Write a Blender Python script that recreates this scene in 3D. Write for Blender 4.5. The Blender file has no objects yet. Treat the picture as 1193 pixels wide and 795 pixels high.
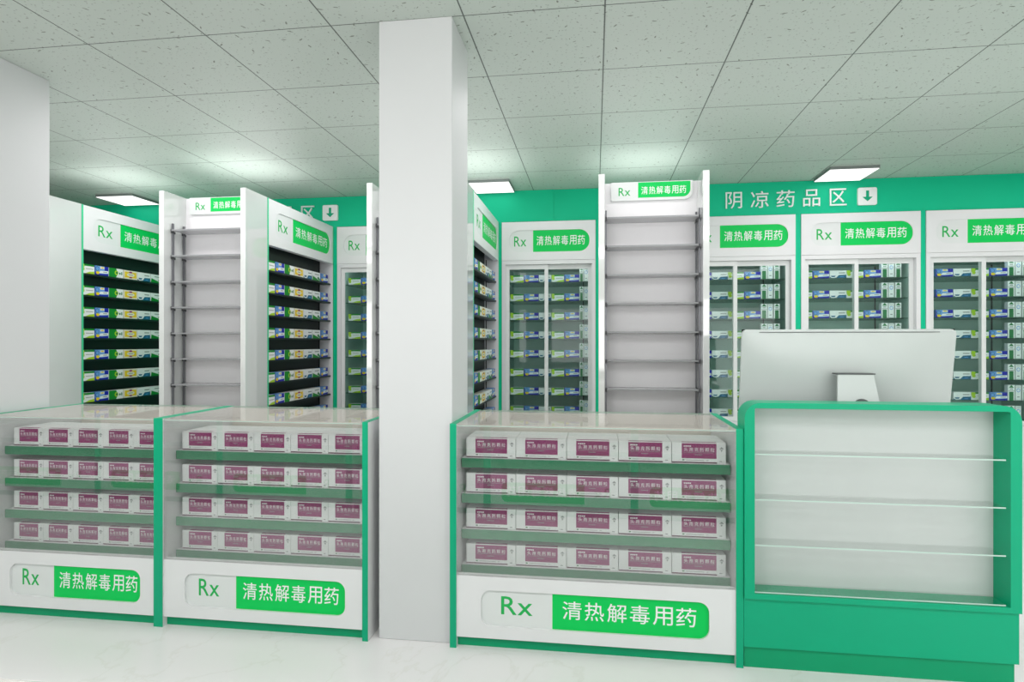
import bpy, bmesh, math, random
from mathutils import Vector, Matrix
random.seed(7)
scene = bpy.context.scene
COL = scene.collection

# ---------------------------------------------------------------- materials
def srgb(r, g, b):
    f = lambda c: (c/255/12.92) if c/255 <= .04045 else ((c/255+.055)/1.055)**2.4
    return (f(r), f(g), f(b), 1)

def new_mat(name):
    m = bpy.data.materials.new(name); m.use_nodes = True
    nt = m.node_tree; nt.nodes.clear()
    out = nt.nodes.new('ShaderNodeOutputMaterial')
    return m, nt, out

def paint(name, col, rough=.4, spec=.5, metal=0, var=.03, scale=6, coat=0):
    """Principled paint with a faint procedural tone variation."""
    m, nt, out = new_mat(name)
    p = nt.nodes.new('ShaderNodeBsdfPrincipled')
    p.inputs['Roughness'].default_value = rough
    p.inputs['Specular IOR Level'].default_value = spec
    p.inputs['Metallic'].default_value = metal
    p.inputs['Coat Weight'].default_value = coat
    tc = nt.nodes.new('ShaderNodeTexCoord'); n = nt.nodes.new('ShaderNodeTexNoise')
    n.inputs['Scale'].default_value = scale
    nt.links.new(tc.outputs['Object'], n.inputs['Vector'])
    mix = nt.nodes.new('ShaderNodeMix'); mix.data_type = 'RGBA'
    mix.inputs['A'].default_value = tuple(c*(1-var) for c in col[:3]) + (1,)
    mix.inputs['B'].default_value = tuple(min(1, c*(1+var)) for c in col[:3]) + (1,)
    nt.links.new(n.outputs['Fac'], mix.inputs['Factor'])
    nt.links.new(mix.outputs['Result'], p.inputs['Base Color'])
    nt.links.new(p.outputs['BSDF'], out.inputs['Surface'])
    return m

def glass(name, tint, base=.05, top=.8, rough=0.0, power=4.0, haze=None):
    """Thin sheet glass: tinted see-through plus an angle-dependent mirror reflection (and optional milky haze)."""
    m, nt, out = new_mat(name)
    tr = nt.nodes.new('ShaderNodeBsdfTransparent'); tr.inputs['Color'].default_value = tint
    gl = nt.nodes.new('ShaderNodeBsdfGlossy'); gl.inputs['Roughness'].default_value = rough
    lw = nt.nodes.new('ShaderNodeLayerWeight'); lw.inputs['Blend'].default_value = .5
    pw = nt.nodes.new('ShaderNodeMath'); pw.operation = 'POWER'; pw.inputs[1].default_value = power
    mr = nt.nodes.new('ShaderNodeMath'); mr.operation = 'MULTIPLY_ADD'
    mr.inputs[1].default_value = top - base; mr.inputs[2].default_value = base
    nt.links.new(lw.outputs['Facing'], pw.inputs[0]); nt.links.new(pw.outputs[0], mr.inputs[0])
    under = tr.outputs[0]
    if haze:
        df = nt.nodes.new('ShaderNodeBsdfDiffuse'); df.inputs['Color'].default_value = haze[0]
        mh = nt.nodes.new('ShaderNodeMixShader'); mh.inputs[0].default_value = haze[1]
        nt.links.new(tr.outputs[0], mh.inputs[1]); nt.links.new(df.outputs[0], mh.inputs[2])
        under = mh.outputs[0]
    mx = nt.nodes.new('ShaderNodeMixShader')
    nt.links.new(mr.outputs[0], mx.inputs[0]); nt.links.new(under, mx.inputs[1]); nt.links.new(gl.outputs[0], mx.inputs[2])
    nt.links.new(mx.outputs[0], out.inputs['Surface'])
    return m

def emit(name, col, s):
    m, nt, out = new_mat(name)
    e = nt.nodes.new('ShaderNodeEmission'); e.inputs['Color'].default_value = col; e.inputs['Strength'].default_value = s
    nt.links.new(e.outputs[0], out.inputs['Surface'])
    return m

TX, TY, OX, OY = .598, .591, .042, 5.47       # ceiling tile grid
def ceiling_mat():
    m, nt, out = new_mat('mineral_fibre_tiles')
    N, L = nt.nodes.new, nt.links.new
    p = N('ShaderNodeBsdfPrincipled'); p.inputs['Roughness'].default_value = .42; p.inputs['Specular IOR Level'].default_value = .32
    geo = N('ShaderNodeNewGeometry')
    def math_(op, a, b=None, c=None):
        n = N('ShaderNodeMath'); n.operation = op
        for i, v in enumerate((a, b, c)):
            if v is None: continue
            if isinstance(v, (int, float)): n.inputs[i].default_value = v
            else: L(v, n.inputs[i])
        return n.outputs[0]
    sep = N('ShaderNodeSeparateXYZ'); L(geo.outputs['Position'], sep.inputs[0])
    def line(o, off, t, w):
        a = math_('PINGPONG', math_('SUBTRACT', o, off), t/2)
        return math_('LESS_THAN', a, w)
    grid = math_('MAXIMUM', line(sep.outputs['X'], OX, TX, .0032), line(sep.outputs['Y'], OY, TY, .0028))
    def flecks(scale, rad, aniso, keep, seed):
        mp = N('ShaderNodeVectorMath'); mp.operation = 'MULTIPLY'; mp.inputs[1].default_value = (1, 1, 0)
        L(geo.outputs['Position'], mp.inputs[0])
        ad = N('ShaderNodeVectorMath'); ad.operation = 'ADD'; ad.inputs[1].default_value = (seed, seed*.7, 0); L(mp.outputs[0], ad.inputs[0])
        v = N('ShaderNodeTexVoronoi'); v.voronoi_dimensions = '2D'; v.feature = 'F1'; v.inputs['Scale'].default_value = scale
        L(ad.outputs[0], v.inputs['Vector'])
        sb = N('ShaderNodeVectorMath'); sb.operation = 'SUBTRACT'; L(ad.outputs[0], sb.inputs[0]); L(v.outputs['Position'], sb.inputs[1])
        sc_ = N('ShaderNodeSeparateColor'); L(v.outputs['Color'], sc_.inputs[0])
        ro = N('ShaderNodeVectorRotate'); ro.rotation_type = 'Z_AXIS'; L(sb.outputs[0], ro.inputs['Vector'])
        L(math_('MULTIPLY', sc_.outputs[0], 6.28), ro.inputs['Angle'])
        st = N('ShaderNodeVectorMath'); st.operation = 'MULTIPLY'; st.inputs[1].default_value = (1, aniso, 0); L(ro.outputs[0], st.inputs[0])
        nz = N('ShaderNodeTexNoise'); nz.inputs['Scale'].default_value = 220; L(geo.outputs['Position'], nz.inputs['Vector'])
        le = N('ShaderNodeVectorMath'); le.operation = 'LENGTH'; L(st.outputs[0], le.inputs[0])
        d = math_('MULTIPLY', le.outputs['Value'], math_('MULTIPLY_ADD', nz.outputs['Fac'], 1.2, .4))
        r = math_('MULTIPLY', math_('MULTIPLY_ADD', sc_.outputs[1], .8, .4), rad)
        return math_('MULTIPLY', math_('LESS_THAN', d, r), math_('LESS_THAN', sc_.outputs[2], keep))
    f1 = flecks(14, .0105, 3.2, .62, 3.1)
    f2 = flecks(38, .0040, 1.5, .75, 11.3)
    col = srgb(193, 203, 195)
    def mixc(fac, a, b):
        x = N('ShaderNodeMix'); x.data_type = 'RGBA'
        L(fac, x.inputs['Factor'])
        if isinstance(a, tuple): x.inputs['A'].default_value = a
        else: L(a, x.inputs['A'])
        x.inputs['B'].default_value = b
        return x.outputs['Result']
    c = mixc(math_('MULTIPLY', f2, .38), col, srgb(90, 100, 92))
    c = mixc(math_('MULTIPLY', f1, .72), c, srgb(84, 88, 72))
    c = mixc(math_('MULTIPLY', grid, .85), c, srgb(52, 60, 54))
    L(c, p.inputs['Base Color']); L(p.outputs[0], out.inputs['Surface'])
    return m

def marble_mat():
    m, nt, out = new_mat('white_marble_floor')
    N, L = nt.nodes.new, nt.links.new
    p = N('ShaderNodeBsdfPrincipled'); p.inputs['Roughness'].default_value = .28; p.inputs['Specular IOR Level'].default_value = .35
    geo = N('ShaderNodeNewGeometry')
    n = N('ShaderNodeTexNoise'); n.inputs['Scale'].default_value = .9; n.inputs['Detail'].default_value = 9; n.inputs['Distortion'].default_value = 1.6
    n.inputs['Roughness'].default_value = .55
    L(geo.outputs['Position'], n.inputs['Vector'])
    a = N('ShaderNodeMath'); a.operation = 'SUBTRACT'; a.inputs[1].default_value = .5; L(n.outputs['Fac'], a.inputs[0])
    b = N('ShaderNodeMath'); b.operation = 'ABSOLUTE'; L(a.outputs[0], b.inputs[0])
    r = N('ShaderNodeValToRGB'); L(b.outputs[0], r.inputs[0])
    r.color_ramp.elements[0].position = 0; r.color_ramp.elements[0].color = srgb(232, 232, 229)
    r.color_ramp.elements[1].position = .012; r.color_ramp.elements[1].color = srgb(238, 238, 237)
    L(r.outputs[0], p.inputs['Base Color']); L(p.outputs[0], out.inputs['Surface'])
    return m

def perforated_mat():
    m, nt, out = new_mat('perforated_back')
    N, L = nt.nodes.new, nt.links.new
    p = N('ShaderNodeBsdfPrincipled'); p.inputs['Roughness'].default_value = .5
    tc = N('ShaderNodeTexCoord'); v = N('ShaderNodeTexVoronoi'); v.inputs['Randomness'].default_value = 0; v.inputs['Scale'].default_value = 40
    L(tc.outputs['Object'], v.inputs['Vector'])
    r = N('ShaderNodeValToRGB'); L(v.outputs['Distance'], r.inputs[0])
    r.color_ramp.elements[0].position = .12; r.color_ramp.elements[0].color = srgb(212, 213, 214)
    r.color_ramp.elements[1].position = .2; r.color_ramp.elements[1].color = srgb(238, 238, 239)
    L(r.outputs[0], p.inputs['Base Color']); L(p.outputs[0], out.inputs['Surface'])
    return m

GREEN = srgb(26, 171, 124)
M = dict(
    white=paint('white_laminate', srgb(227, 229, 229), .32),
    gloss=paint('glossy_white_panel', srgb(212, 217, 214), .04, spec=1, coat=1),
    pillar=paint('white_plaster', srgb(210, 213, 213), .55, var=.01, scale=3),
    green=paint('green_lacquer', srgb(10, 167, 123), .38, spec=.25),
    litedge=paint('lit_green_edge', srgb(70, 205, 150), .4),  # edge green lightened to paint in the light on its face
    kick=paint('green_kickboard', srgb(8, 154, 106), .45, spec=.25),
    gwall=paint('green_wall_paint', srgb(14, 194, 146), .55, spec=.2, var=.02),
    wwall=paint('pale_wall_paint', srgb(214, 218, 212), .7, var=.02),
    sign=paint('sign_green', srgb(10, 204, 92), .5, spec=.2),
    signw=paint('sign_white', srgb(222, 227, 225), .45),
    letter=paint('white_lettering', srgb(240, 244, 242), .5, var=0),
    letg=paint('green_lettering', srgb(18, 178, 84), .5, var=0),
    darkin=paint('dark_green_interior', srgb(14, 32, 27), .5),
    black=paint('dark_shelf', srgb(22, 34, 30), .4),
    fridgein=paint('cool_grey_interior', srgb(206, 234, 225), .5),
    fshelf=glass('cooler_glass_shelf', (.80, .90, .86, 1), .02, .35, haze=(srgb(80, 120, 108), .15)),
    frame=paint('white_aluminium', srgb(226, 230, 228), .3),
    grey=paint('grey_shelf', srgb(182, 184, 185), .25),
    lip=paint('grey_shelf_lip', srgb(142, 145, 146), .4),
    steel=paint('grey_steel_post', srgb(120, 122, 126), .35, metal=.6),
    edge=paint('dark_bracket', srgb(70, 72, 74), .4),
    rail=glass('green_acrylic_rail', (.42, .62, .53, 1), .05, .5, haze=(srgb(78, 164, 122), .68)),
    cream=paint('cream_back_board', srgb(236, 230, 220), .5),
    gedge=paint('green_glass_edge', srgb(30, 140, 104), .25),
    glass=glass('counter_glass', (.965, .972, .968, 1), .11, .85, haze=(srgb(196, 204, 198), .015)),
    tglass=glass('counter_top_glass', (.97, .975, .97, 1), .05, .42, haze=(srgb(228, 224, 216), .22)),
    fglass=glass('cooler_door_glass', (.90, .955, .94, 1), .018, .7),
    acryl=glass('clear_acrylic_shelf', (.985, .99, .987, 1), .03, .6),
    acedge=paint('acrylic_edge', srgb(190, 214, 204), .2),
    deskback=paint('desk_white_back', srgb(194, 201, 198), .5),
    alu=paint('silver_monitor_shell', srgb(196, 204, 201), .36, metal=.15),
    dark=paint('dark_slot', srgb(84, 88, 88), .5),
    screen=paint('black_screen', srgb(14, 15, 17), .15),
    lampframe=paint('lamp_frame', srgb(120, 130, 126), .4),
    lamp=emit('lamp_diffuser', (1, .99, .985, 1), 1.6),
    box=paint('white_carton', srgb(240, 243, 242), .45, var=.01),
    mag=paint('magenta_print', srgb(148, 24, 106), .5),
    magd=paint('dark_magenta_print', srgb(92, 24, 62), .5),
    pgrey=paint('grey_print', srgb(150, 156, 154), .5),
    blue=paint('blue_print', srgb(18, 22, 170), .45),
    sky=paint('sky_print', srgb(108, 160, 226), .45),
    yel=paint('yellow_print', srgb(240, 208, 20), .45),
    lime=paint('lime_print', srgb(176, 216, 40), .45),
    grn=paint('green_print', srgb(14, 140, 40), .45),
    dgrn=paint('dark_green_print', srgb(30, 120, 66), .45),
    teal=paint('teal_print', srgb(20, 104, 140), .45),
    cream2=paint('cream_print', srgb(236, 232, 214), .45),
    silver=paint('silver_print', srgb(188, 198, 196), .4),
    ceil=ceiling_mat(), floor=marble_mat(), perf=perforated_mat(),
)

# ---------------------------------------------------------------- mesh builder
class MB:
    def __init__(s): s.v = []; s.f = []; s.m = []; s.mats = []
    def mi(s, m):
        if m not in s.mats: s.mats.append(m)
        return s.mats.index(m)
    def add(s, vs, fs, m):
        o = len(s.v); s.v += [tuple(v) for v in vs]
        k = s.mi(m)
        for f in fs: s.f.append([o+i for i in f]); s.m.append(k)
        return s
    def box(s, x0, x1, y0, y1, z0, z1, m):
        vs = [(x, y, z) for z in (z0, z1) for y in (y0, y1) for x in (x0, x1)]
        return s.add(vs, [(0, 2, 3, 1), (4, 5, 7, 6), (0, 1, 5, 4), (2, 6, 7, 3), (0, 4, 6, 2), (1, 3, 7, 5)], m)
    def poly(s, pts, y, m):                     # flat figure in the xz plane facing -y
        vs = [(p[0], y, p[1]) for p in pts]
        return s.add(vs, [tuple(range(len(vs)))], m)
    def tri2d(s, t, x0, x1, z0, z1, y, m, depth=0):  # text triangles fitted into a rectangle
        vs, fs, (w, h) = t
        q = [(x0+(a/w)*(x1-x0), y, z0+(b/h)*(z1-z0)) for a, b in vs]
        s.add(q, fs, m)
        if depth:
            edges = {}
            for f in fs:
                for i in range(len(f)):
                    e = (f[i], f[(i+1) % len(f)]); edges[e] = edges.get(e, 0)+1
            qb = [(a, y+depth, c) for a, b, c in q]; n = len(q)
            side = [(e[0], e[1], e[1]+n, e[0]+n) for e in edges if (e[1], e[0]) not in edges]
            s.add(q+qb, side, m)
        return s
    def prism(s, pts, y0, y1, m):               # extrude an xz outline along y
        n = len(pts)
        vs = [(p[0], y0, p[1]) for p in pts]+[(p[0], y1, p[1]) for p in pts]
        fs = [tuple(range(n)), tuple(range(2*n-1, n-1, -1))]+[(i, i+n, (i+1) % n+n, (i+1) % n) for i in range(n)]
        return s.add(vs, fs, m)
    def prism_yz(s, pts, x0, x1, m):
        n = len(pts)
        vs = [(x0, p[0], p[1]) for p in pts]+[(x1, p[0], p[1]) for p in pts]
        fs = [tuple(range(n)), tuple(range(2*n-1, n-1, -1))]+[(i, i+n, (i+1) % n+n, (i+1) % n) for i in range(n)]
        return s.add(vs, fs, m)
    def pocket(s, x0, x1, z0, z1, y0, y1, hole, depth, m):
        """board y0 (front) .. y1 with a recess of the outline `hole`, `depth` deep, in its front face"""
        bm = bmesh.new()
        ov = [bm.verts.new((x, y0, z)) for x, z in ((x0, z0), (x1, z0), (x1, z1), (x0, z1))]
        hv = [bm.verts.new((x, y0, z)) for x, z in hole]
        ed = [bm.edges.new((l[i], l[(i+1) % len(l)])) for l in (ov, hv) for i in range(len(l))]
        bmesh.ops.triangle_fill(bm, use_beauty=True, use_dissolve=False, edges=ed)
        bm.verts.index_update()
        s.add([v.co[:] for v in bm.verts], [[v.index for v in f.verts] for f in bm.faces], m)
        bm.free()
        n = len(hole)
        s.add([(x, y0, z) for x, z in hole]+[(x, y0+depth, z) for x, z in hole],
              [(i, (i+1) % n, (i+1) % n+n, i+n) for i in range(n)], m)
        vs = [(x, y, z) for z in (z0, z1) for y in (y0, y1) for x in (x0, x1)]
        s.add(vs, [(0, 2, 3, 1), (4, 5, 7, 6), (2, 6, 7, 3), (0, 4, 6, 2), (1, 3, 7, 5)], m)
        return s
    def build(s, name, parent=None, bevel=0, recalc=True, smooth=False):
        me = bpy.data.meshes.new(name); me.from_pydata(s.v, [], s.f)
        for m in s.mats: me.materials.append(M[m])
        for p, k in zip(me.polygons, s.m): p.material_index = k; p.use_smooth = smooth
        if recalc:
            bm = bmesh.new(); bm.from_mesh(me); bmesh.ops.recalc_face_normals(bm, faces=bm.faces[:]); bm.to_mesh(me); bm.free()
        me.update()
        o = bpy.data.objects.new(name, me); COL.objects.link(o)
        if parent: o.parent = parent
        if bevel:
            b = o.modifiers.new('bevel', 'BEVEL'); b.width = bevel; b.segments = 2; b.limit_method = 'ANGLE'; b.angle_limit = math.radians(40)
        return o

def arc(cx, cz, r, a0, a1, n=8):
    return [(cx+r*math.cos(math.radians(a0+(a1-a0)*i/n)), cz+r*math.sin(math.radians(a0+(a1-a0)*i/n))) for i in range(n+1)]
def rrect(x0, x1, z0, z1, r=0, bl=None, br=None, tr=None, tl=None):
    bl, br, tr, tl = [r if q is None else q for q in (bl, br, tr, tl)]
    out = []
    for cx, cz, q, a in ((x0, z0, bl, 180), (x1, z0, br, 270), (x1, z1, tr, 0), (x0, z1, tl, 90)):
        if q <= 0: out.append((cx, cz))
        else: out += arc(cx+(q if cx == x0 else -q), cz+(q if cz == z0 else -q), q, a, a+90)
    return out
def ellipse(cx, cz, a, b, n=14): return [(cx+a*math.cos(2*math.pi*i/n), cz+b*math.sin(2*math.pi*i/n)) for i in range(n)]

_tc = {}
def text2d(body, offset=0.0, space=1.0):
    k = (body, offset, space)
    if k in _tc: return _tc[k]
    cu = bpy.data.curves.new('t', 'FONT'); cu.body = body; cu.size = 1; cu.offset = offset; cu.space_character = space; cu.resolution_u = 3
    o = bpy.data.objects.new('t', cu); COL.objects.link(o)
    dg = bpy.context.evaluated_depsgraph_get(); dg.update()
    me = o.evaluated_get(dg).to_mesh()
    vs = [(v.co.x, v.co.y) for v in me.vertices]; fs = [tuple(p.vertices) for p in me.polygons]
    o.evaluated_get(dg).to_mesh_clear(); bpy.data.objects.remove(o); bpy.data.curves.remove(cu)
    ax = min(v[0] for v in vs); az = min(v[1] for v in vs)
    vs = [(a-ax, b-az) for a, b in vs]
    _tc[k] = (vs, fs, (max(v[0] for v in vs), max(v[1] for v in vs)))
    return _tc[k]

def chars(mb, body, x0, x1, z0, z1, y, m, fill=.86, off=.004, depth=0):
    p = (x1-x0)/(len(body)-1+fill)
    for i, c in enumerate(body): mb.tri2d(text2d(c, off), x0+p*i, x0+p*(i+fill), z0, z1, y, m, depth)
def tag(o, label, cat, group=None, kind=None):
    if label: o['label'] = label
    if cat: o['category'] = cat
    if group: o['group'] = group
    if kind: o['kind'] = kind
    return o
def thing(name, label, cat, loc=(0, 0, 0), rz=0, group=None):
    o = bpy.data.objects.new(name, None); COL.objects.link(o); o.empty_display_size = .1
    o.location = loc; o.rotation_euler = (0, 0, math.radians(rz))
    return tag(o, label, cat, group)
def struct(o): o['kind'] = 'structure'; return o

CN = '清热解毒用药'
def sign_face(mb, P, Mx, Rx, T, zr, zt, y, r, ystep=.0006, rounds=None):
    """white + green pill with Rx and the six characters; P=(x0,x1,z0,z1)"""
    x0, x1, z0, z1 = P
    rd = rounds or dict(bl=r, br=r, tr=r, tl=r)
    mb.poly(rrect(x0, Mx, z0, z1, bl=rd['bl'], br=0, tr=0, tl=rd['tl']), y, 'signw')
    mb.poly(rrect(Mx, x1, z0, z1, bl=0, br=rd['br'], tr=rd['tr'], tl=0), y, 'sign')
    mb.tri2d(text2d('Rx', .006, 1.1), Rx[0], Rx[1], zr[0], zr[1], y-ystep, 'letg')
    chars(mb, CN, T[0], T[1], zt[0], zt[1], y-ystep, 'letter')
    return mb

# ---------------------------------------------------------------- room shell
H = 2.685
YW = 5.47
FR = [(-2.442, -1.59), (-.849, .008), (.766, 1.715), (1.758, 2.71), (2.75, 3.70)]   # wall coolers
struct(MB().box(-5.6, 4.6, -3.6, 6.1, -.1, 0, 'floor').build('floor'))
struct(MB().box(-5.6, 4.6, -3.6, 6.1, H, H+.1, 'ceil').build('ceiling'))
w = MB()
w.box(-5.5, -.372, YW, 6.1, 2.40, H, 'gwall').box(-.372, 4.6, YW+.008, 6.1, 2.40, H, 'gwall')
xs = -5.5
for a, b in FR:
    w.box(xs, a, YW, 6.1, 0, 2.40, 'gwall'); xs = b
w.box(xs, 4.6, YW, 6.1, 0, 2.40, 'gwall')
w.box(-5.5, 4.6, 6.06, 6.1, 0, 2.4, 'gwall')
struct(w.build('wall_back'))
struct(MB().box(-5.6, -5.5, -3.6, 6.1, 0, H, 'wwall').build('wall_left'))
struct(MB().box(4.5, 4.6, -3.6, YW, 0, H, 'wwall').build('wall_right'))
struct(MB().box(-5.5, 4.5, -3.6, -3.5, 0, H, 'wwall').build('wall_front'))
struct(MB().box(-.931, -.6045, 2.51, 2.826, 0, H, 'pillar').build('pillar', bevel=.004))
struct(MB().box(-3.21, -2.882, 2.51, 2.84, 0, H, 'pillar').build('pillar', bevel=.004))

# ---------------------------------------------------------------- ceiling lamps
for i, (x0, x1, lab) in enumerate([(-4.66, -4.28, 'square flat ceiling light at the far left above the leftmost open cabinet'),
                                   (-1.08, -.725, 'square flat ceiling light just right of the middle pillar top'),
                                   (1.85, 2.22, 'square flat ceiling light above the wall lettering on the right')]):
    t = thing('ceiling_light', lab, 'ceiling light', ((x0+x1)/2, 5.25, H), 0, 'square ceiling lights along the back wall')
    h = (x1-x0)/2
    MB().box(-h, h, -.18, .18, -.022, -.001, 'lampframe').build('lamp_frame', t)
    MB().box(-h+.004, h-.004, -.176, .176, -.025, -.0222, 'lamp').build('diffuser', t)

# ---------------------------------------------------------------- glass display counters
YC, TOP, DEP = 2.476, .945, .545
ROWS = [.786, .6315, .477, .3225]
def counter(x0, W, label, pill, loc=None, rz=0, pl=.027, pr=.027, group='glass display counters in a row'):
    t = thing('display_counter', label, 'display counter', loc or (x0, YC, 0), rz, group)
    for s, (a, b) in ((0, (0, pl)), (1, (W-pr, W))):
        p = MB().box(a, b, .0016, DEP, 0, TOP-.0016, 'white').build('side_panel', t)
        e = MB().box(a-.0004, b+.0004, 0, .0016, 0, TOP, 'green').box(a-.0004, b+.0004, .0016, DEP, TOP-.0016, TOP, 'green')
        if b-a > .023: pass
        e = e.build('edge_band', p); e['label'] = 'green edge band'
    a, b = pl, W-pr
    P, Mx, Rx, T = pill
    P = (P[0], P[1], .097, .247)
    bp = MB().pocket(a, b, .045, .305, .008, .024, rrect(*P, r=.042), .011, 'white').build('base_panel', t)
    g = MB(); sign_face(g, P, Mx, Rx, T, (.146, .222), (.141, .2165), .0186, .042)
    s_ = g.build('sign', bp, recalc=False); s_['label'] = 'green and white Rx sign'
    MB().box(a, b, .03, .045, 0, .045, 'kick').build('kick_plate', t)
    MB().box(a, b, DEP-.018, DEP-.002, 0, TOP-.012, 'cream').build('back_panel', t)
    MB().box(a, b, .0245, DEP-.0185, .25, .2795, 'grey').box(a, b, .0245, .03, .2795, .3095, 'frame').build('deck', t)
    for k, z in enumerate(ROWS):
        sh = MB().box(a+.004, b-.004, .092, DEP-.0185, z-.012, z, 'white').build('shelf', t)
        MB().box(a+.004, b-.004, .084, .0905, z-.041, z-.002, 'rail').build('price_rail', sh)['label'] = 'green translucent shelf rail'
    fg = MB().box(a+.001, b-.001, .006, .012, .3055, TOP-.0107, 'glass').build('front_glass', t)
    MB().box(a+.001, b-.001, .0058, .0122, TOP-.0105, TOP-.0079, 'acedge').build('edge_highlight', fg)['label'] = 'pale glass edge with painted highlight'  # pale strip puts the highlight into the colour of the glass edge
    tg = MB().box(a+.001, b-.001, .006, DEP-.004, TOP-.0075, TOP-.0015, 'tglass')
    tg.box(a+.001, b-.001, DEP-.0038, DEP, TOP-.009, TOP-.0012, 'gedge').build('top_glass', t)
    return t
# pill = outline x0,x1 / split / Rx span / text span, all from the left end of the counter
C1, C2, C3 = -2.872, -1.9585, -.606
counter(C1, -1.9595-C1, 'glass display counter at far left beside the left pillar', ((.137, .817), .363, (.196, .285), (.392, .795)), pl=.024, pr=.0215)
counter(C2, -.9675-C2, 'middle glass display counter ending left of the central pillar', ((.1235, .8845), .3685, (.1875, .287), (.4015, .8515)), pl=.0215, pr=.025)
counter(C3, 1.1875, 'widest glass display counter between the central pillar and the green desk', ((.132, 1.059), .431, (.216, .349), (.473, 1.010)), pl=.0275, pr=.0275)
# the facing row of counters across the customer aisle: the photo shows it mirrored in the front glass
for k, nm in ((-6, 'sixth from the right, mirrored in the counter glass'), (-5, 'fifth from the right, mirrored in the counter glass'), (-4, 'fourth from the right, mirrored in the counter glass'), (-3, 'third from the right, mirrored in the counter glass'), (-2, 'second from the right, mirrored in the counter glass'),
              (-1, 'its front edge just showing at the bottom left corner'), (0, 'rightmost, mirrored in the widest counter')):
    W = 1.083
    counter(0, W, 'glass counter across the aisle, %s' % nm, ((.10, .975), .36, (.17, .29), (.40, .94)),
            loc=(.285+W*(k+1)-.001, .541, 0), rz=180, group='glass display counters across the aisle')

# ---------------------------------------------------------------- granule cartons in the counters
def granule_mesh(w):
    h, d = .0855, .21
    b = MB(); b.box(0, w, 0, d, 0, h, 'box')
    R = lambda u0, u1, v0, v1, L, m: b.poly([(u0*w, v0*h), (u1*w, v0*h), (u1*w, v1*h), (u0*w, v1*h)], -.0003*L, m)
    R(.0, .84, 0, .055, 1, 'magd')
    R(.185, .83, .225, .955, 1, 'mag')
    b.add([(.185*w, 0, h+.0003), (.83*w, 0, h+.0003), (.83*w, .018, h+.0003), (.185*w, .018, h+.0003)], [(0, 1, 2, 3)], 'mag')
    chars(b, '头孢克肟颗粒', .222*w, .795*w, .56*h, .75*h, -.0006, 'letter', .78)
    for q in range(4): R(.222+q*.036, .25+q*.036, .79, .85, 2, 'letter')
    for q in range(16): R(.222+q*.0355, .222+q*.0355+.026, .50, .525, 2, 'pgrey')
    for q in range(4): R(.43+q*.035, .455+q*.035, .385, .425, 2, 'pgrey')
    R(.195, .235, .115, .17, 1, 'dgrn'); R(.26, .60, .125, .15, 1, 'pgrey'); R(.64, .68, .125, .15, 1, 'pgrey')
    R(.885, .935, .085, .125, 1, 'pgrey')
    cx, cz = .925*w, .70*h
    b.poly([(cx-.010, cz), (cx, cz+.009), (cx+.010, cz)], -.0003, 'pgrey')
    b.poly([(cx-.005, cz-.003), (cx+.005, cz-.003), (cx, cz-.012)], -.0003, 'pgrey')
    return b.build('medicine_carton', recalc=False)
SHN = ['top', 'second', 'third', 'bottom']
ORD = ['first', 'second', 'third', 'fourth', 'fifth']
for x0, pitch, w, where in ((-2.815, .1620, .1605, 'far left glass counter'), (-1.9155, .1802, .1786, 'middle glass counter'), (-.557, .2190, .2168, 'widest glass counter')):
    proto = None
    for r, z in enumerate(ROWS):
        for i in range(5):
            if proto is None: o = proto = granule_mesh(w)
            else: o = proto.copy(); COL.objects.link(o)
            o.location = (x0+i*pitch, 2.58, z)
            tag(o, 'white and magenta carton, %s from left on %s shelf of the %s' % (ORD[i], SHN[r], where), 'medicine carton',
                'magenta labelled cartons in the %s' % where)

# ---------------------------------------------------------------- gondola end shelving
def end_unit(x0, x1, label, dep=.29):
    W = x1-x0
    t = thing('end_shelf_unit', label, 'shelf unit', (x0, 4.0, 0), 0, 'white end shelf units')
    PT, Z1 = .04, 2.40
    for a in (0, W-PT):
        MB().box(a, a+PT, 0, dep, 0, Z1, 'gloss').build('side_panel', t, bevel=.002)
    a, b = PT, W-PT
    MB().box(a, b, .24, dep-.002, 0, Z1-.004, 'perf').build('back_panel', t)
    MB().box(a, b, .03, .24, 0, .1, 'white').build('base', t)
    # header board with rounded lower corners
    p0, p1 = a+.046, b-.030
    hd = MB().prism(rrect(p0, p1, 2.268, 2.3955, tl=0, tr=0, bl=.012, br=.055), .216, .2395, 'signw').build('header_sign', t)
    mx = p0+.335*(p1-p0)
    g = MB(); y = .2155
    g.poly(rrect(mx, p1-.016, 2.286, 2.391, r=0, br=.05), y, 'sign')
    g.tri2d(text2d('Rx', .006, 1.1), p0+.052, p0+.132, 2.302, 2.358, y-.0006, 'letg')
    chars(g, CN, mx+.022, p1-.045, 2.308, 2.362, y-.0006, 'letter')
    g.build('sign_print', hd, recalc=False)['label'] = 'green Rx sign print'
    for z in (2.125, 1.934, 1.743, 1.553, 1.362, 1.172, .981, .79, .60, .41, .22):
        sh = MB().box(a+.018, b-.018, .055, .236, z-.009, z, 'grey').box(a+.018, b-.018, .0535, .0549, z-.0095, z+.0005, 'lip').build('shelf', t)
        for xx in (a+.004, b-.016):
            for yy in (.078, .198):
                br = MB().prism_yz([(yy-.012, z-.022), (yy+.024, z-.028), (yy+.024, z-.0105), (yy-.001, z-.0105), (yy-.001, z+.004), (yy-.012, z+.004)], xx-.0005, xx+.0125, 'edge')
                br.build('bracket', sh)['label'] = 'dark shelf bracket'
    for xx in (a+.003, b-.015):
        for yy in (.078, .198):
            MB().box(xx, xx+.012, yy, yy+.0125, .1005, 2.175, 'steel').build('post', t)['label'] = 'grey slotted steel post'
    return t
GX = [(-4.755, -4.068), (-3.158, -2.477), (-1.572, -.875), (.0245, .7305)]
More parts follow.
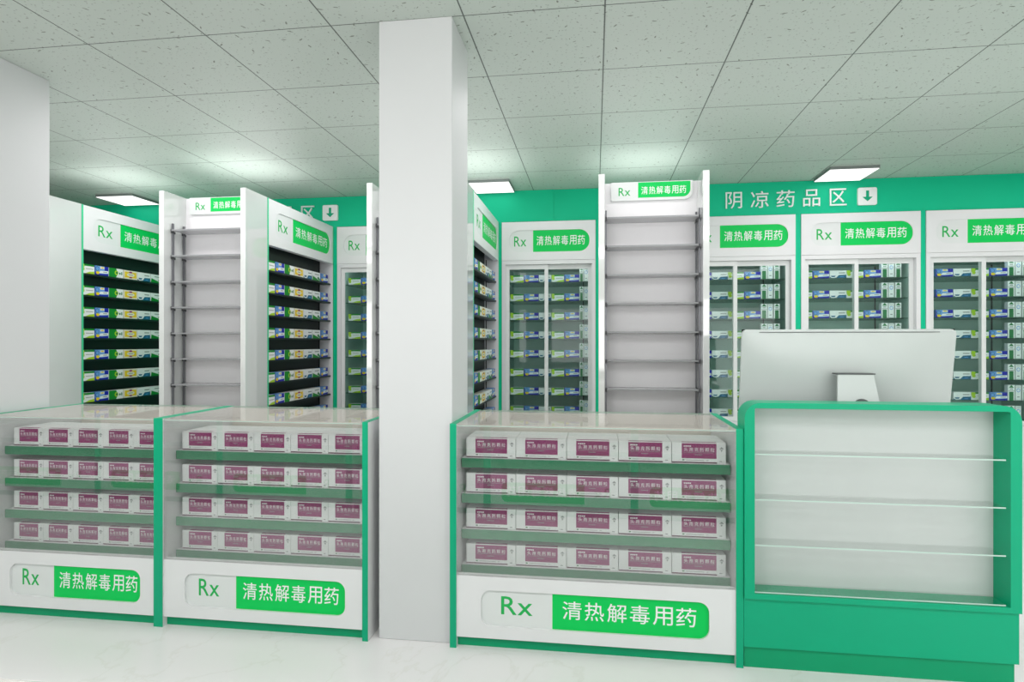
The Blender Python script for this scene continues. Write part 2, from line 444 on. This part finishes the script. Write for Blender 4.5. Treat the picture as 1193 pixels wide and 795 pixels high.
for (a, b), lab in zip(GX, ['white end shelf unit mostly hidden behind the left pillar', 'white empty end shelf unit between the two left open cabinets',
                            'white end shelf unit hidden behind the central pillar', 'white empty end shelf unit behind the widest counter']):
    end_unit(a, b, lab)

# ---------------------------------------------------------------- small medicine boxes
def small_box(kind, w, h=.066):
    d = .07 if h < .1 else .045
    b = MB()
    R = lambda u0, u1, v0, v1, L, m: b.poly([(u0*w, v0*h), (u1*w, v0*h), (u1*w, v1*h), (u0*w, v1*h)], -.0004*L, m)
    Pg = lambda pts, L, m: b.poly([(u*w, v*h) for u, v in pts], -.0004*L, m)
    body = dict(green_stripe='box', blue='sky', leaf='box', yellow='cream2', crescent='box', slant='box', tall_green='box', tall_silver='silver')[kind]
    b.box(0, w, 0, d, 0, h, body)
    if kind == 'green_stripe':
        R(.2, 1, .8, 1, 1, 'grn'); Pg([(.3, 0), (1, 0), (1, .3), (.6, .2)], 1, 'lime'); R(0, .2, .55, 1, 1, 'lime')
        b.poly(ellipse(.14*w, .78*h, .11*w, .2*h), -.0008, 'lime'); b.poly(ellipse(.14*w, .45*h, .11*w, .2*h), -.0008, 'lime')
        R(.35, .9, .48, .54, 2, 'pgrey')
    elif kind == 'blue':
        Pg([(0, 0), (1, 0), (1, .25), (.5, .16), (.15, .24), (0, .45)], 1, 'blue'); R(.72, 1, .55, 1, 1, 'blue'); R(0, .05, .2, 1, 1, 'blue')
        Pg([(.3, .2), (1, .28), (1, .56), (.4, .5)], 1, 'box'); b.poly(ellipse(.18*w, .68*h, .12*w, .26*h), -.0008, 'teal'); b.poly(ellipse(.18*w, .68*h, .09*w, .2*h), -.0012, 'sky')
        b.poly(ellipse(.21*w, .25*h, .13*w, .17*h), -.0012, 'yel'); R(.4, .7, .72, .95, 1, 'cream2'); R(.46, .64, .78, .9, 2, 'yel'); R(.62, .92, .36, .44, 2, 'pgrey')
    elif kind == 'leaf':
        Pg([(0, 0), (.5, 0), (.62, .5), (.5, 1), (0, 1)], 1, 'grn')
        b.poly(ellipse(.52*w, .52*h, .13*w, .26*h), -.0008, 'lime'); b.poly(ellipse(.54*w, .52*h, .07*w, .14*h), -.0012, 'dgrn')
        b.poly(ellipse(.76*w, .48*h, .06*w, .12*h), -.0008, 'dgrn'); R(.86, .93, .35, .68, 2, 'dgrn')
    elif kind == 'yellow':
        R(.05, .95, .16, .84, 1, 'yel'); b.poly(ellipse(.5*w, .5*h, .3*w, .2*h), -.0008, 'cream2'); R(.34, .66, .46, .54, 3, 'pgrey')
        b.poly(ellipse(.5*w, .8*h, .13*w, .1*h), -.0012, 'mag'); b.poly(ellipse(.5*w, .2*h, .13*w, .08*h), -.0012, 'mag')
    elif kind == 'crescent':
        Pg([(0, .2), (.12, .02), (.4, .05), (.55, .4), (1, .44), (1, 0), (0, 0)], 1, 'teal')
        b.poly(ellipse(.22*w, .26*h, .2*w, .25*h), -.0008, 'box'); Pg([(.06, .32), (.36, .32), (.3, .14), (.12, .14)], 3, 'teal')
        R(.54, .92, .62, .74, 2, 'pgrey'); R(.62, .84, .14, .2, 2, 'sky')
    elif kind == 'slant':
        Pg([(0, 0), (1, 0), (.75, .14), (.05, .5)], 1, 'grn'); Pg([(.6, .3), (1, 0), (1, .2), (.75, .55)], 1, 'dgrn'); R(.3, .85, .68, .78, 2, 'pgrey')
    elif kind == 'tall_green':
        R(.18, .82, 0, .56, 1, 'dgrn'); R(.08, .92, .6, .64, 1, 'pgrey'); Pg([(.12, .82), (.88, .82), (.5, 1)], 1, 'dgrn'); R(.25, .75, .7, .76, 1, 'pgrey')
    elif kind == 'tall_silver':
        R(.08, .92, .04, .96, 1, 'box'); b.poly(ellipse(.5*w, .66*h, .3*w, .13*h), -.0008, 'sky'); b.poly(ellipse(.5*w, .66*h, .2*w, .09*h), -.0012, 'box')
        R(.3, .7, .2, .26, 2, 'pgrey'); R(.2, .8, .86, .89, 2, 'pgrey')
    o = b.build('medicine_box', recalc=False)
    return o
LOOK = dict(green_stripe='white box with green stripe', blue='blue box with yellow oval', leaf='green leaf box', yellow='yellow box',
            crescent='white and teal box', slant='white box with green wedge', tall_green='tall green box', tall_silver='tall silver box')
_proto = {}
def place_box(kind, w, h, loc, rz, label, group):
    k = (kind, round(w, 4))
    if k not in _proto: o = _proto[k] = small_box(kind, w, h)
    else: o = _proto[k].copy(); COL.objects.link(o)
    o.location = loc; o.rotation_euler = (0, 0, math.radians(rz))
    tag(o, label, 'medicine box', group)
RZ = [1.853-.175*k for k in range(8)]
RN = ['top', 'second', 'third', 'fourth', 'fifth', 'sixth', 'seventh', 'eighth']

# ---------------------------------------------------------------- open cabinets along the gondola sides
def open_cabinet(xf, depth, label, cab, skip=(), last=()):
    Y0, Y1 = 4.2925, 5.467
    W = Y1-Y0
    t = thing('open_cabinet', label, 'cabinet', (xf, Y0, 0), 90, 'open cabinets on the gondola sides')
    PT = .017
    for a in (0, W-PT):
        p = MB().box(a, a+PT, .0016, depth, 0, 2.40, 'white').build('side_panel', t)
        MB().box(a-.0003, a+PT+.0003, 0, .0016, 0, 2.40, 'litedge').build('edge_band', p)['label'] = 'green edge band'
    hw = W-2*PT
    # header between the panels
    P = (PT+.08*hw+.004, PT+.95*hw, 2.118, 2.316)
    hd = MB().pocket(PT, W-PT, 2.042, 2.398, .002, .05, rrect(*P, r=.09), .008, 'white').build('header', t)
    g = MB(); sign_face(g, P, PT+.343*hw, (PT+.136*hw, PT+.268*hw), (PT+.382*hw, PT+.905*hw), (2.172, 2.264), (2.178, 2.264), .0096, .09)
    g.build('sign', hd, recalc=False)['label'] = 'green and white Rx sign'
    MB().box(PT, W-PT, .0505, .1315, 2.385, 2.397, 'white').box(PT, W-PT, .1445, depth, 0, 2.397, 'white').build('carcass', t)
    MB().box(PT, W-PT, .132, .144, 0, 2.398, 'darkin').build('back_panel', t)
    MB().box(PT, W-PT, .02, .1315, 0, .28, 'white').build('base', t)
    MB().box(W-PT-.075, W-PT-.068, .10, .107, .281, 2.04, 'black').build('post', t)['label'] = 'dark upright post'
    for z in RZ+[.453]:
        MB().box(PT+.005, W-PT-.002, .022, .099, z-.014, z, 'black').build('shelf', t)
    seq = [('green_stripe', .022, .130), ('blue', .155, .140), ('leaf', .302, .155), ('yellow', .468, .150), ('crescent', .625, .155), ('slant', .789, .153), ('blue', .951, .148)]
    for r, z in enumerate(RZ):
        for i, (k, x, w_) in enumerate(seq):
            if r < 7 and i in skip: continue
            if r == 7 and i not in last: continue
            end = ''
            if k == 'blue': end = 'near ' if i == 1 else 'far '
            place_box(k, w_, .076, (xf-.026, Y0+x, z), 90, '%s%s on %s shelf of the %s' % (end, LOOK[k], RN[r], cab), 'small boxes in the %s' % cab)
open_cabinet(-4.068, .66, 'white open cabinet of medicine boxes right of the left pillar', 'leftmost open cabinet', skip=(6,))
open_cabinet(-2.477, .66, 'white open cabinet of medicine boxes with full green sign left of central pillar', 'second open cabinet', last=(5, 6))
open_cabinet(-.875, .66, 'white open cabinet seen at a sharp angle right of central pillar', 'third open cabinet', skip=(0,), last=(5, 6))

# ---------------------------------------------------------------- wall coolers
def cooler(x0, x1, label, cab, show):
    W = x1-x0; D = .57; g0 = .002
    t = thing('cooler_cabinet', label, 'cabinet', (x0, YW-.008, 0), 0, 'glass door coolers in the back wall')
    for a, b in ((g0, .035), (W-.035, W-g0)):
        MB().box(a, b, 0, D, .0, 2.040, 'white').build('side_panel', t)
    x = lambda f: W*f
    P = (x(.08), x(.935), 2.118, 2.316)
    hd = MB().pocket(g0, W-g0, 2.042, 2.395, -.002, .06, rrect(*P, r=.092), .008, 'white').build('header', t)
    g = MB(); sign_face(g, P, x(.338), (x(.134), x(.266)), (x(.376), x(.886)), (2.172, 2.264), (2.178, 2.264), .0056, .092)
    g.build('sign', hd, recalc=False)['label'] = 'green and white Rx sign'
    MB().box(.035, W-.035, 0, D, 2.006, 2.040, 'white').build('top_rail', t)
    MB().box(.035, W-.035, 0, D, 0, .60, 'white').build('base', t)
    MB().box(.035, W-.035, D-.012, D, .60, 2.006, 'fridgein').build('back_panel', t)
    li = MB().box(.0352, .038, .075, D-.0125, .601, 2.005, 'fridgein').box(W-.038, W-.0352, .075, D-.0125, .601, 2.005, 'fridgein')
    li.box(.039, W-.039, .075, D-.0125, 2.0, 2.0055, 'fridgein').build('inner_lining', t)
    mid = W*.478
    for a, b, y in ((.036, mid+.017, .022), (mid-.017, W-.036, .046)):
        f = MB(); st = .033
        f.box(a, a+st, y, y+.02, .602, 2.005, 'frame').box(b-st, b, y, y+.02, .602, 2.005, 'frame')
        f.box(a+st, b-st, y, y+.02, .602, .64, 'frame').box(a+st, b-st, y, y+.02, 1.963, 2.005, 'frame')
        d = f.build('sliding_door', t)
        MB().box(a+st, b-st, y+.008, y+.0125, .64, 1.963, 'fglass').build('glass_pane', d)
    for z in RZ:
        MB().box(.04, W-.04, .10, D-.013, z-.006, z, 'fshelf').build('shelf', t)
    MB().box(W-.125, W-.118, D-.024, D-.0125, .601, 2.0, 'dark').build('shelf_post', t)['label'] = 'dark shelf post'
    iw = W/.952
    seq = [('green_stripe', -.015+.098, .05+.05), ('blue', .134, .136), ('crescent', .275, .136), ('green_stripe', .414, .136), ('blue', .553, .138), ('tall_green', .696, .052), ('tall_silver', .752, .046), ('tall_green', .806, .049)]
    seq[0] = ('green_stripe', .042, .089)
    if W < .9: seq = [('green_stripe', .064, .125), ('blue', .193, .135), ('crescent', .332, .115), ('green_stripe', .451, .115), ('blue', .570, .134), ('tall_green', .710, .034), ('tall_silver', .748, .044), ('tall_green', .796, .030)]; iw = 1
    for r, z in enumerate(RZ):
        for i, (k, xx, w_) in enumerate(seq):
            if i not in show[r]: continue
            pre = {0: 'left ', 1: 'left ', 3: 'middle ', 4: 'right ', 5: 'inner ', 7: 'outer '}.get(i, '')
            hh = .13 if k.startswith('tall') else .066
            place_box(k, w_*iw, hh, (x0+xx*iw, 5.58, z), 0, '%s%s on %s shelf of the %s' % (pre, LOOK[k], RN[r], cab), 'small boxes in the %s' % cab)
A8 = set(range(8))
cooler(*FR[0], 'glass door cooler mostly hidden left of the central pillar', 'cooler left of central pillar', [{0, 1}]*8)
cooler(*FR[1], 'glass door cooler right of the central pillar with both sliding doors in view', 'cooler right of central pillar', [A8]*8)
R3 = {1, 2, 3, 4, 5, 6, 7}
cooler(*FR[2], 'glass door cooler right of the empty end shelf unit, partly hidden', 'cooler right of end shelf', [R3, R3, R3, {1, 2, 3, 5, 6, 7}, {1, 2, 3}, {1, 2, 3}, {1, 2, 3}, {1, 2, 3}])
cooler(*FR[3], 'glass door cooler standing directly behind the monitor', 'cooler behind the monitor', [A8, A8, A8, {5, 6, 7}, set(), set(), set(), set()])
cooler(*FR[4], 'rightmost glass door cooler cut by the photo edge', 'rightmost cooler', [R3, R3, R3]+[{2, 3, 4, 5, 6, 7}]*4+[{5, 6}])

# ---------------------------------------------------------------- wall lettering
LZ = (2.462, 2.607)
SPANS = [(1.135, 1.272), (1.345, 1.494), (1.560, 1.707), (1.777, 1.914), (1.993, 2.128)]
for off, where in ((0, 'green back wall above the coolers on the right'), (-4.797, 'green back wall above second open cabinet')):
    t = thing('wall_lettering', 'five raised white characters on the %s' % where, 'lettering', (off, YW, 2.53), 0, 'raised wall lettering')
    for ch, (a, b) in zip('阴凉药品区', SPANS):
        yy = (.008 if off == 0 else 0)-.013
        m = MB().tri2d(text2d(ch, .0), a, b, LZ[0]-2.53, LZ[1]-2.53, yy, 'letter', .0128)
        m.build('letter', t, recalc=False)
    ar = thing('arrow_sign', 'small white square sign with green down arrow, %s' % ('right of the wall lettering above coolers' if off == 0 else 'on wall left of the central pillar'), 'sign',
               (2.2905+off, YW+(.008 if off == 0 else 0), 2.532), 0, 'white arrow signs')
    pn = MB().prism(rrect(-.0755, .0755, -.074, .074, r=.014), -.02, -.0005, 'letter').build('plaque', ar)
    MB().poly([(-.012, .048), (-.012, -.005), (-.041, -.005), (0, -.043), (.041, -.005), (.012, -.005), (.012, .048)], -.0206, 'letg' if False else 'green').build('arrow', pn, recalc=False)

# ---------------------------------------------------------------- cashier desk
X0, X1, YF = .5835, 1.571, 2.466
t = thing('cashier_desk', 'green reception desk with empty clear display shelves at the right', 'desk', (X0, YF, 0))
W = X1-X0
outer = rrect(0, W, .279, 1.051, bl=0, br=0, tr=.062, tl=.062)
f = MB()
# rounded frame: outline minus the opening, .1 deep
bm = bmesh.new()
inner = rrect(.0385, W-.039, .300, 1.029, bl=0, br=0, tr=.006, tl=.006)
def ring(y):
    bm = bmesh.new()
    ov = [bm.verts.new((x, y, z)) for x, z in outer]; iv = [bm.verts.new((x, y, z)) for x, z in inner]
    ed = [bm.edges.new((l[i], l[(i+1) % len(l)])) for l in (ov, iv) for i in range(len(l))]
    bmesh.ops.triangle_fill(bm, use_beauty=True, use_dissolve=False, edges=ed)
    bm.verts.index_update()
    f.add([v.co[:] for v in bm.verts], [[v.index for v in q.verts] for q in bm.faces], 'green'); bm.free()
ring(0); ring(.118)
for l in (outer, inner):
    n = len(l)
    f.add([(x, 0, z) for x, z in l]+[(x, .118, z) for x, z in l], [(i, (i+1) % n, (i+1) % n+n, i+n) for i in range(n)], 'green')
bm.free()
fo = f.build('display_frame', t)
MB().box(.036, W-.037, .0995, .1175, .298, 1.031, 'deskback').build('back_board', t)['label'] = 'white back board'
for z in (.850, .671, .4915, .3065):
    s_ = MB().box(.0395, W-.050, .010, .098, z-.005, z, 'acryl').build('shelf', t)
    MB().box(.0395, W-.050, .0085, .0099, z-.005, z, 'acedge').build('shelf_edge', s_)['label'] = 'pale shelf edge'
    s_['label'] = 'clear acrylic shelf'
MB().box(0, W-.003, .012, .034, .085, .2785, 'green').build('lower_panel', t)
MB().box(.004, W-.012, .024, .04, 0, .085, 'kick').build('kick_plate', t)
for a in (0, W-.025): MB().box(a+.002, a+.022, .04, .60, 0, .72, 'white').build('side_panel', t)
MB().box(.001, W-.003, .1185, .62, .7205, .745, 'white').build('worktop', t)

# ---------------------------------------------------------------- monitor (seen from behind)
mt = thing('computer_monitor', 'large silver desktop monitor seen from behind on the green desk', 'monitor', (1.1095, 2.845, .745))
LEAN = math.radians(8.7)
hw, hb, ht = .4465, -.56, 0     # half width, bottom, top in shell plane
Nn, Kk = 24, 14
sh = MB(); vs = []
def shell(u, v):
    # u,v in -1..1 ; bulge toward the viewer
    x = u*hw; z = hb+(v+1)/2*(ht-hb)
    bul = .030*(1-abs(u)**4)*(1-abs(v)**4)
    return x, -bul, z
ol = rrect(-hw, hw, hb, ht, r=.022)
tilt = Matrix.Translation((0, 0, .600)) @ Matrix.Rotation(-LEAN*-1, 4, 'X')
grid = [[shell(-1+2*i/Nn, -1+2*j/Kk) for i in range(Nn+1)] for j in range(Kk+1)]
def corner(x, y, z):
    r = .022
    cx = max(abs(x)-(hw-r), 0); zt = max(z-(ht-r), (hb+r)-z, 0)
    if cx > 0 and zt > 0 and math.hypot(cx, zt) > r:
        k = r/math.hypot(cx, zt); cx *= k; zt *= k
        x = math.copysign(hw-r+cx, x); z = (ht-r+zt) if z > (hb+ht)/2 else (hb+r-zt)
    return (x, y, z)
us = sorted(set([-1+2*i/Nn for i in range(Nn+1)]+[s*(1-q) for s in (-1, 1) for q in (.004, .012, .024, .036, .05)]))
vs_ = sorted(set([-1+2*j/Kk for j in range(Kk+1)]+[s*(1-q) for s in (-1, 1) for q in (.006, .018, .036, .056, .08)]))
G = [[corner(*shell(u, v)) for u in us] for v in vs_]
nu, nv = len(us), len(vs_)
flat = [tilt @ Vector(p) for row in G for p in row]
sh.add(flat, [(j*nu+i, j*nu+i+1, (j+1)*nu+i+1, (j+1)*nu+i) for j in range(nv-1) for i in range(nu-1)], 'alu')
back = [tilt @ Vector((p[0], .014, p[2])) for row in G for p in row]
rim = [i for i in range(nu)]+[j*nu+nu-1 for j in range(1, nv)]+[(nv-1)*nu+i for i in range(nu-2, -1, -1)]+[j*nu for j in range(nv-2, 0, -1)]
n0 = len(flat)
sh.add(flat+back, [(rim[k], rim[(k+1) % len(rim)], rim[(k+1) % len(rim)]+n0, rim[k]+n0) for k in range(len(rim))], 'alu')
body = sh.build('rear_shell', mt, smooth=True)
MB().add([tilt @ Vector((p[0]*.999, .0145, p[2])) for p in [(-hw, 0, hb), (hw, 0, hb), (hw, 0, ht), (-hw, 0, ht)]], [(0, 1, 2, 3)], 'screen').build('screen', mt)
vt = MB()
vt.add([tilt @ Vector((x, -.0085-.0008, z)) for x, z in ((-hw*.84, -.0115), (hw*.84, -.0115), (hw*.84, -.0085), (-hw*.84, -.0085))], [(0, 1, 2, 3)], 'dark')
vt.build('vent_slot', body)['label'] = 'dark vent slot'
# stand: hinge slot, leaning trapezoid plate, foot
def plate(zt, yt, wt, zb, yb, wb, th, m, mb, n=1, cx=.006):
    v = [(-wt+cx, yt, zt), (wt+cx, yt, zt), (wb+cx+.012, yb, zb), (-wb+cx+.004, yb, zb)]
    v += [(a, b+th, c) for a, b, c in v]
    mb.add(v, [(0, 1, 2, 3), (7, 6, 5, 4), (0, 4, 5, 1), (1, 5, 6, 2), (2, 6, 7, 3), (3, 7, 4, 0)], m)
st = MB()
plate(.404, -.075, .0735, .012, -.155, .108, .014, 'alu', st)
st.box(-.105, .12, -.165, .09, 0, .012, 'alu')
so = st.build('stand', mt, bevel=.003)
hg = MB().box(-.072, .086, -.073, -.024, .404, .4095, 'dark').build('hinge', mt); hg['label'] = 'dark stand hinge'
hol = MB()
zc = .262; yc = -.075-.080*(.404-zc)/.392-.0012
hol.add([(.020+.040*math.cos(2*math.pi*i/24), yc-.204*(.040*math.sin(2*math.pi*i/24))*-1, zc+.040*math.sin(2*math.pi*i/24)) for i in range(24)], [tuple(range(24))], 'dark')
hol.build('cable_hole', so)['label'] = 'dark round cable hole'

# ---------------------------------------------------------------- lights
def area(name, loc, sx, sy, power, rot=(0, 0, 0), col=(1, 1, 1)):
    l = bpy.data.lights.new(name, 'AREA'); l.shape = 'RECTANGLE'; l.size = sx; l.size_y = sy; l.energy = power; l.color = col
    o = bpy.data.objects.new(name, l); COL.objects.link(o); o.location = loc; o.rotation_euler = rot
    return o
WARM = (1, .945, .978)
for x in (-3.6, -1.6, .4, 2.4):
    area('overhead_fill', (x, -1.2, H-.03), 1.2, 1.2, 20, col=WARM)  # unseen fill added behind the camera to even out the light
for x in (-3.6, -1.2, 1.2, 3.4):
    area('overhead_fill', (x, .3, H-.03), 1.2, .8, 19, col=WARM)  # second row of added fill, nearer the counters
area('frontal_fill', (-.4, -3.45, 1.15), 9.0, 1.9, 152, (math.radians(90), 0, 0), col=WARM).data.specular_factor = .25  # added frontal fill; the front wall has no opening
area('counter_aisle_fill', (-.6, 3.45, H-.04), 7.5, .5, 46, col=WARM)  # unseen fill added above the counter aisle
for x, p in ((-3.5, 6), (-1.95, 6), (-.35, 6), (1.9, 8), (3.6, 7)):    # unseen fill added in the aisles between the gondolas
    area('aisle_fill', (x, 4.45, H-.04), .7, .8, p, col=WARM)
area('upward_fill', (-.5, -1.2, 1.9), 8, 2.4, 13, (math.pi, 0, 0), col=WARM)   # added fill thrown up at the ceiling, no cove here
area('upward_fill', (-.5, 3.5, 1.9), 8, .8, 9, (math.pi, 0, 0), col=WARM)  # second upward fill, added over the counter aisle
for x, y in ((.36, 4.72), (-.95, 4.6), (-2.72, 4.45), (-3.95, 4.6)):   # upward lamps on the gondola tops
    l = bpy.data.lights.new('gondola_top_lamp', 'AREA'); l.shape = 'RECTANGLE'; l.size = .6; l.size_y = .6; l.energy = 2.2
    o = bpy.data.objects.new('gondola_top_lamp', l); COL.objects.link(o); o.location = (x, y, 2.405); o.rotation_euler = (math.pi, 0, 0)
area('counter_aisle_fill', (-2.85, 3.35, H-.04), 1.0, .4, 7, col=WARM)  # extra fill added to brighten the left end shelf unit
for a, b in FR:                                    # fill added inside each cooler to brighten it, under the top rail
    area('cooler_fill', ((a+b)/2, 5.55, 1.992), b-a-.16, .03, .28, (math.radians(25), 0, 0), (.95, 1, .98))
w = bpy.data.worlds.new('world'); scene.world = w; w.use_nodes = True
w.node_tree.nodes['Background'].inputs[0].default_value = (.8, .9, .85, 1); w.node_tree.nodes['Background'].inputs[1].default_value = .5

# ---------------------------------------------------------------- camera
cam = bpy.data.cameras.new('camera'); co = bpy.data.objects.new('camera', cam); COL.objects.link(co)
cam.sensor_width = 36; cam.lens = 700/1193*36; cam.clip_start = .02
cam.shift_y = 2.5/1193
co.location = (0, 0, 1.285)
co.rotation_euler = (math.pi/2, 0, math.atan((693-596.5)/700))
scene.camera = co
scene.view_settings.view_transform = 'Standard'
scene.view_settings.look = 'None'
scene.cycles.transparent_max_bounces = 24
scene.cycles.max_bounces = 10
scene.cycles.use_denoising = True
